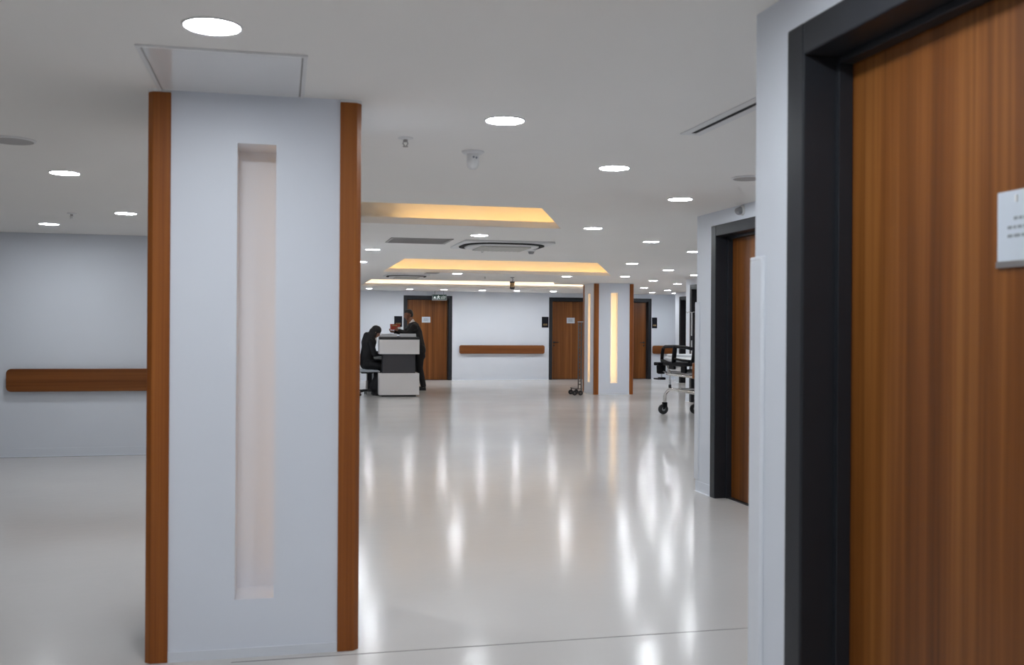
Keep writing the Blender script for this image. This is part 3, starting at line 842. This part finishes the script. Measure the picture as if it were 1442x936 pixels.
c_ = MB(); c_.limb([hipL, kneeL, (-.05, .11, .11)], [.108, .078, .066]); c_.limb([hipR, kneeR, (.12, -.12, .11)], [.108, .078, .066]); c_.limb([(.025, .08, .93), (.025, -.08, .93)], [.125]*2)
fuse(c_, 'trousers', 'suit', MP, .010, 3)
c_ = MB(); c_.limb([(.196, 0, 1.525), (.208, 0, 1.55)], [.068, .062]); c_.limb([(.235, .03, 1.50), (.285, .018, 1.40)], [.03, .018]); c_.limb([(.235, -.03, 1.50), (.285, -.018, 1.40)], [.03, .018])
fuse(c_, 'shirt_collar', 'shirt', MP, .008, 2)
c_ = MB()
c_.ball(PH(-.020, 0, .050), .086, 14, 10); c_.ball(PH(.022, 0, .072), .066, 14, 10); c_.ball(PH(-.045, 0, .005), .066, 12, 8); c_.limb([PH(.03, -.04, .095), PH(.05, 0, .105), PH(.03, .04, .095)], [.03]*3)
fuse(c_, 'hair', 'hair', MP, .009, 2)
for (ax, ay, dx) in ((-.05, .11, 0), (.12, -.12, 0)):
    c_ = MB(); c_.limb([(ax-.02, ay, .045), (ax+.06, ay, .05), (ax+.16, ay+.008, .034)], [.045, .045, .034]); c_.box(ax-.06, ax+.19, ay-.035, ay+.04, .0, .02)
    fuse(c_, 'shoe', 'black', MP, .008, 2)
for (ax, ay) in ((-.05, .11), (.12, -.12)):
    MB().limb([(ax, ay, .085), (ax, ay, .14)], [.05, .05]).build('sock', 'shirt', MP, smooth=True)
# red card box in his hand
hw = Matrix.Translation(MP.location) @ Matrix.Rotation(math.pi, 4, 'Z')
q = hw @ Vector((.585, .055, 1.385))
B = thing('red_box', 'red box with a white end held by the standing person', 'box', tuple(q), 0.25)
MB().box(-.105, .105, -.04, .04, -.03, .10).build('carton', 'red', B, bevel=.004)
MB().box(.045, .110, -.045, .045, -.035, .035).build('white_end', 'shirt', B, bevel=.004)
MB().box(-.09, .03, -.043, -.040, .055, .08).build('label_band', 'gold', B)

# seated woman, facing the counter (+x forward)
hd_ = onz(560, 557.5, 0)
yw = YD+.62
xw = ony(519, 500, yw).x
WP = thing('person', 'seated person in black clothes and black headscarf behind the counter', 'person', (xw, yw, 0), 0)
SZ = .545
b0 = MB()
b0.limb([(-.03, 0, SZ+.11), (-.04, 0, .82), (0, 0, 1.0), (.04, 0, 1.10)], [.13, .115, .125, .11])
b0.limb([(-.03, .08, SZ+.10), (-.03, -.08, SZ+.10)], [.10, .10]); b0.limb([(.035, .13, 1.10), (.035, -.13, 1.10)], [.062]*2)
b0.limb([(.05, 0, 1.14), (.085, 0, 1.20), (.10, 0, 1.24)], [.055, .048, .048])
for s_ in (-1, 1):
    b0.limb([(-.02, s_*.09, SZ+.10), (.36, s_*.10, SZ+.05), (.14, s_*.12, .10)], [.085, .056, .040])
    b0.limb([(.14, s_*.12, .09), (.12, s_*.12, .04), (.26, s_*.13, .03)], [.038, .034, .026])
    wr = (.33, s_*.07, .86)
    b0.limb([(.035, s_*.17, 1.09), (.10, s_*.21, .86), wr], [.05, .04, .026])
    hand(b0, wr, (.9, -s_*.25, -.12), (0, 0, -1), .35, .9)
WC = (.145, 0, 1.305); WF, WU = (.86, .0, -.50), (.50, 0, .86)
PW = head(b0, WC, WF, WU, .95)
fuse(b0, 'body', 'skin_pale', WP, .0085, 3)
c_ = MB()
c_.limb([(-.03, 0, SZ+.12), (-.04, 0, .82), (0, 0, 1.0), (.04, 0, 1.10)], [.155, .14, .145, .125]); c_.limb([(-.03, .09, SZ+.10), (-.03, -.09, SZ+.10)], [.12]*2); c_.limb([(.035, .14, 1.10), (.035, -.14, 1.10)], [.075]*2)
for s_ in (-1, 1):
    c_.limb([(.035, s_*.17, 1.09), (.10, s_*.21, .86), (.30, s_*.085, .86)], [.064, .058, .048])
    c_.limb([(-.02, s_*.09, SZ+.10), (.36, s_*.10, SZ+.05), (.15, s_*.13, .16)], [.105, .10, .13])
fuse(c_, 'black_gown', 'suit', WP, .010, 3)
c_ = MB()
c_.ball(PW(-.025, 0, .045), .098, 14, 10); c_.ball(PW(.005, 0, .060), .090, 14, 10); c_.ball(PW(-.055, 0, -.02), .085, 12, 8)
c_.limb([PW(-.03, 0, -.05), (.03, 0, 1.20), (0, 0, 1.08)], [.09, .115, .12]); c_.limb([(.06, .07, 1.16), (.03, .10, 1.04)], [.07, .07]); c_.limb([(.06, -.07, 1.16), (.03, -.10, 1.04)], [.07, .07])
c_.limb([(-.04, 0, 1.24), (-.10, 0, 1.10), (-.11, 0, .92)], [.07, .055, .03])
fuse(c_, 'headscarf', 'scarf', WP, .010, 3)
c_ = MB(); c_.limb([(.13, 0, 1.185), (.15, 0, 1.13)], [.038, .025]); fuse(c_, 'white_collar', 'shirt', WP, .008, 2)
for s_ in (-1, 1):
    c_ = MB(); c_.limb([(.11, s_*.12, .04), (.18, s_*.125, .045), (.27, s_*.13, .032)], [.044, .042, .032]); c_.box(.07, .29, s_*.127-.035, s_*.127+.035, 0, .02); fuse(c_, 'shoe', 'black', WP, .008, 2)

# office chair under her
CH = thing('office_chair', 'office chair with pale grey seat and black star base', 'chair', (xw-.03, yw, 0), 0)
seat = [(-.25, .0), (-.24, .03), (.0, .012), (.2, .004), (.25, -.018), (.25, -.045), (.0, -.04), (-.22, -.03)]
m_ = MB(); k = len(seat)
m_.add([(x, -.235, SZ-.02+z) for x, z in seat]+[(x, .235, SZ-.02+z) for x, z in seat], [tuple(range(k)), tuple(range(k, 2*k))[::-1]]+[(i, (i+1) % k, k+(i+1) % k, k+i) for i in range(k)])
m_.build('seat', 'seat_grey', CH, bevel=.012, seg=3)
m_ = MB()
bk = [(-.235, .62), (-.255, .75), (-.262, .90), (-.245, 1.05)]
for i in range(3):
    (xa, za), (xb, zb) = bk[i], bk[i+1]
    m_.add([(xa, -.20, za), (xa-.035, -.20, za), (xb-.035, -.20, zb), (xb, -.20, zb), (xa, .20, za), (xa-.035, .20, za), (xb-.035, .20, zb), (xb, .20, zb)], [(0,1,2,3),(7,6,5,4),(0,3,7,4),(1,5,6,2),(0,4,5,1),(2,6,7,3)])
m_.build('backrest', 'seat_grey', CH, bevel=.008)
MB().tube([(-.12, 0, SZ-.06), (-.25, 0, SZ-.05), (-.29, 0, .62), (-.285, 0, .75)], .016, 10).build('back_support', 'black', CH)
MB().box(-.12, .12, -.10, .10, SZ-.095, SZ-.058).build('seat_mechanism', 'black', CH, bevel=.008)
MB().tube([(0, -.10, SZ-.075), (.02, -.24, SZ-.075)], .008, 8).build('tilt_lever', 'black', CH)
MB().lathe([(.026, .09), (.026, .30), (.015, .30), (.015, SZ-.09)], 16).build('gas_stem', 'steel', CH)
for i in range(5):
    a_ = math.radians(20+72*i); ex, ey = .29*math.cos(a_), .29*math.sin(a_)
    MB().tube([(0, 0, .10), (ex*.5, ey*.5, .095), (ex, ey, .075)], [.026, .021, .015], 8).build('base_arm', 'black', CH)
    cs = MB().tube([(ex, ey, .08), (ex, ey, .05)], .009, 8).build('castor_stem', 'black', CH)
    for sgn in (-1, 1):
        t_ = Vector((-math.sin(a_), math.cos(a_), 0))*.013*sgn
        p_ = Vector((ex, ey, .027))
        MB().tube([p_+t_*.4, p_+t_*1.6], .027, 14).build('castor_wheel', 'rubber', cs)

# ------------------------------------------------------------------ hospital trolley
wh = onz(936, 583, 0)
TX, TY = wh.x, wh.y
TR = thing('hospital_trolley', 'hospital stretcher trolley with black side rail, half hidden by the right wall', 'hospital bed', (TX, TY, 0))
# local: x to the right across the bed (0..BW), y towards the camera is negative (bed runs -y)
BW, BL = .56, 2.0
def castor(x, y):
    c1 = MB().tube([(x, y, .23), (x, y, .12)], .018, 10).build('castor_stem', 'black', TR)
    m1 = MB(); m1.tube([(x-.01, y-.03, .15), (x-.028, y-.03, .085)], .016, 8); m1.tube([(x-.01, y+.03, .15), (x-.028, y+.03, .085)], .016, 8); m1.box(x-.035, x+.035, y-.035, y+.035, .125, .20); m1.build('castor_fork', 'rail_black', c1, bevel=.01)
    MB().lathe([(.06, -.022), (.082, -.018), (.085, 0), (.082, .018), (.06, .022)], 24, (x-.028, y, .085), 'y').build('wheel', 'rubber', c1)
    MB().lathe([(.03, -.026), (.03, .026)], 16, (x-.028, y, .085), 'y').build('hub', 'grey', c1)
for x in (0, BW):
    for y in (0, -BL+.25): castor(x, y)
zb, zu = .43, .67
for x in (0, BW):
    pts = [(x, .0, .19), (x, -.005, .27), (x, -.04, .335), (x, -.12, .385), (x, -.20, zb-.015), (x, -.30, zb), (x, -1.0, zb), (x, -BL+.55, zb), (x, -BL+.37, .385), (x, -BL+.28, .335), (x, -BL+.25, .27), (x, -BL+.25, .19)]
    smooth_by_angle(MB().tube(pts, .028, 12).build('base_tube', 'chrome', TR), 60)
    smooth_by_angle(MB().tube([(x, -.08, zu+.005), (x, -.2, zu), (x, -BL+.3, zu)], .020, 12).build('frame_tube', 'chrome', TR), 60)
for y in (-.32, -BL+.55): MB().tube([(0, y, zb), (BW, y, zb)], .018, 10).build('cross_tube', 'chrome', TR)
for y in (-.10, -BL+.32): MB().tube([(0, y, zu), (BW, y, zu)], .018, 10).build('cross_tube', 'chrome', TR)
for x in (.0, BW):
    pt = MB().tube([(x, -.22, zb+.0), (x, -.22, zu)], .013, 10).build('strut', 'chrome', TR)
    MB().lathe([(.024, zb+.02), (.024, zb+.07), (.014, zb+.075)], 12, (x, -.22, 0)).build('strut_collar', 'black', pt)
    MB().tube([(x, -.13, zu+.01), (x, -.15, .76), (x, -.12, .80)], .016, 10).build('upright', 'chrome', TR)
    MB().tube([(x, -.26, zu+.01), (x, -.20, .74), (x, -.20, .80)], .014, 10).build('upright', 'chrome', TR)
for y in (-.75, -1.35):
    MB().lathe([(.075, zb+.02), (.075, zu-.03)], 18, (BW/2, y, 0)).build('lift_pillar', 'black', TR)
    MB().lathe([(.055, .2), (.055, zb)], 16, (BW/2, y, 0)).build('lift_pillar', 'black', TR)
MB().box(.02, BW-.02, -BL+.1, -.04, zu+.03, zu+.055).build('deck', 'grey', TR)
MB().box(.0, BW, -BL+.1, -.52, .735, .765).build('deck_frame', 'black', TR, bevel=.006)
MB().box(-.012, .0, -.72, -.24, .735, .81).build('side_panel', 'white', TR, bevel=.004)
mt = MB().box(.01, BW-.01, -BL+.08, .06, .83, .955).build('mattress', 'linen', TR, bevel=.03, seg=4)
MB().box(.02, BW-.02, -.30, -.02, .95, 1.0).build('pillow', 'linen', TR, bevel=.022, seg=4)
# black moulded side rails
def side_rail(x):
    m1 = MB()
    top = [(.00, 1.095), (-.08, 1.120), (-.50, 1.130), (-.90, 1.125), (-1.28, 1.10)]
    m1.tube([(x, y, z) for y, z in top], .026, 10)
    m1.tube([(x, .00, 1.095), (x, .045, 1.0), (x, .06, .90), (x, .05, .875)], .028, 10)
    m1.tube([(x, .05, .885), (x, -.20, .850), (x, -.45, .845), (x, -.90, .855), (x, -1.24, .875)], .034, 10)
    m1.tube([(x, -.50, 1.125), (x, -.46, .95), (x, -.44, .85)], .036, 10)
    m1.tube([(x, -1.28, 1.10), (x, -1.25, .98), (x, -1.20, .86)], .034, 10)
    m1.tube([(x, -.46, .935), (x, -.80, .915), (x, -1.23, .915)], .018, 10)
    o = m1.build('side_rail', 'rail_black', TR, smooth=True)
    MB().box(x-.02, x+.02, -.50, -.28, .76, .85).build('rail_bracket', 'rail_black', o, bevel=.01)
    MB().box(x-.02, x+.02, -.95, -.78, .72, .86).build('rail_bracket', 'rail_black', o, bevel=.01)
side_rail(-.03); side_rail(BW+.03)
# control unit and pedal at the end of the trolley
q0 = .10
ub = MB().box(-.10, .10, .04, .26, .80, .855).build('end_bracket', 'rail_black', TR, bevel=.012)
MB().tube([(0, -.1, .83), (0, .10, .83)], .022, 10).build('bracket_arm', 'black', TR)
smooth_by_angle(MB().lathe([(.05, .66), (.075, .68), (.078, .79), (.07, .80)], 18, (0, .17, 0)).build('control_drum', 'rail_black', TR))
MB().tube([(0, -.05, .70), (0, .12, .71)], .016, 10).build('bracket_arm', 'chrome', TR)
MB().tube([(0, .15, .66), (0, .15, .58)], .012, 8).build('pedal_stem', 'chrome', TR)
MB().box(-.05, .05, .08, .20, .565, .605).build('pedal_block', 'rail_black', TR, bevel=.01)
MB().box(-.05, .05, .18, .40, .56, .582).build('pedal_plate', 'rail_black', TR, bevel=.008)
# drip pole
ivp = onx(974, 470, TX+BW)
yv = ivp.y-TY
pz = onx(974, 440, TX+BW).z
iv = MB().tube([(BW, yv, .70), (BW, yv, pz)], .011, 10).build('drip_pole', 'chrome', TR)
MB().lathe([(.02, 1.22), (.02, 1.30)], 12, (BW, yv, 0)).build('pole_clamp', 'black', iv)
for sg in (-1, 1): MB().tube([(BW, yv, pz), (BW+sg*.05, yv, pz+.012), (BW+sg*.085, yv, pz-.008), (BW+sg*.10, yv, pz+.018)], .006, 8).build('hook', 'chrome', iv)

# ------------------------------------------------------------------ slim rack beside the distant column
rk = onz(814.2, 556.6, 0)
RK = thing('mobile_rack', 'slim wheeled metal rack standing edge-on beside the distant column', 'rack', (rk.x, rk.y, 0))
for x in (0, .062):
    MB().box(x-.011, x+.011, -.014, .014, .13, 1.54).build('upright', 'dark_steel', RK, bevel=.003)
MB().box(-.02, .10, -.02, .02, 1.54, 1.562).build('top_cap', 'grey', RK, bevel=.004)
for i in range(17):
    z = .22+.078*i; MB().box(.011, .051, -.008, .008, z, z+.014 if i % 2 else z+.022).build('rung', 'dark_steel', RK)
MB().box(-.07, .085, -.012, .36, .13, .15).build('foot_rail', 'dark_steel', RK, bevel=.004)
for (x, y) in ((-.06, .02), (.065, .0), (-.05, .34), (.07, .34)):
    c1 = MB().tube([(x, y, .135), (x, y, .10)], .011, 8).build('castor_stem', 'black', RK)
    MB().lathe([(.038, -.014), (.052, -.011), (.052, .011), (.038, .014)], 18, (x-.015, y, .052), 'y').build('wheel', 'rubber', c1)
    MB().lathe([(.020, -.017), (.020, .017)], 12, (x-.015, y, .052), 'y').build('hub', 'dark_steel', c1)
bpy.context.view_layer.update()
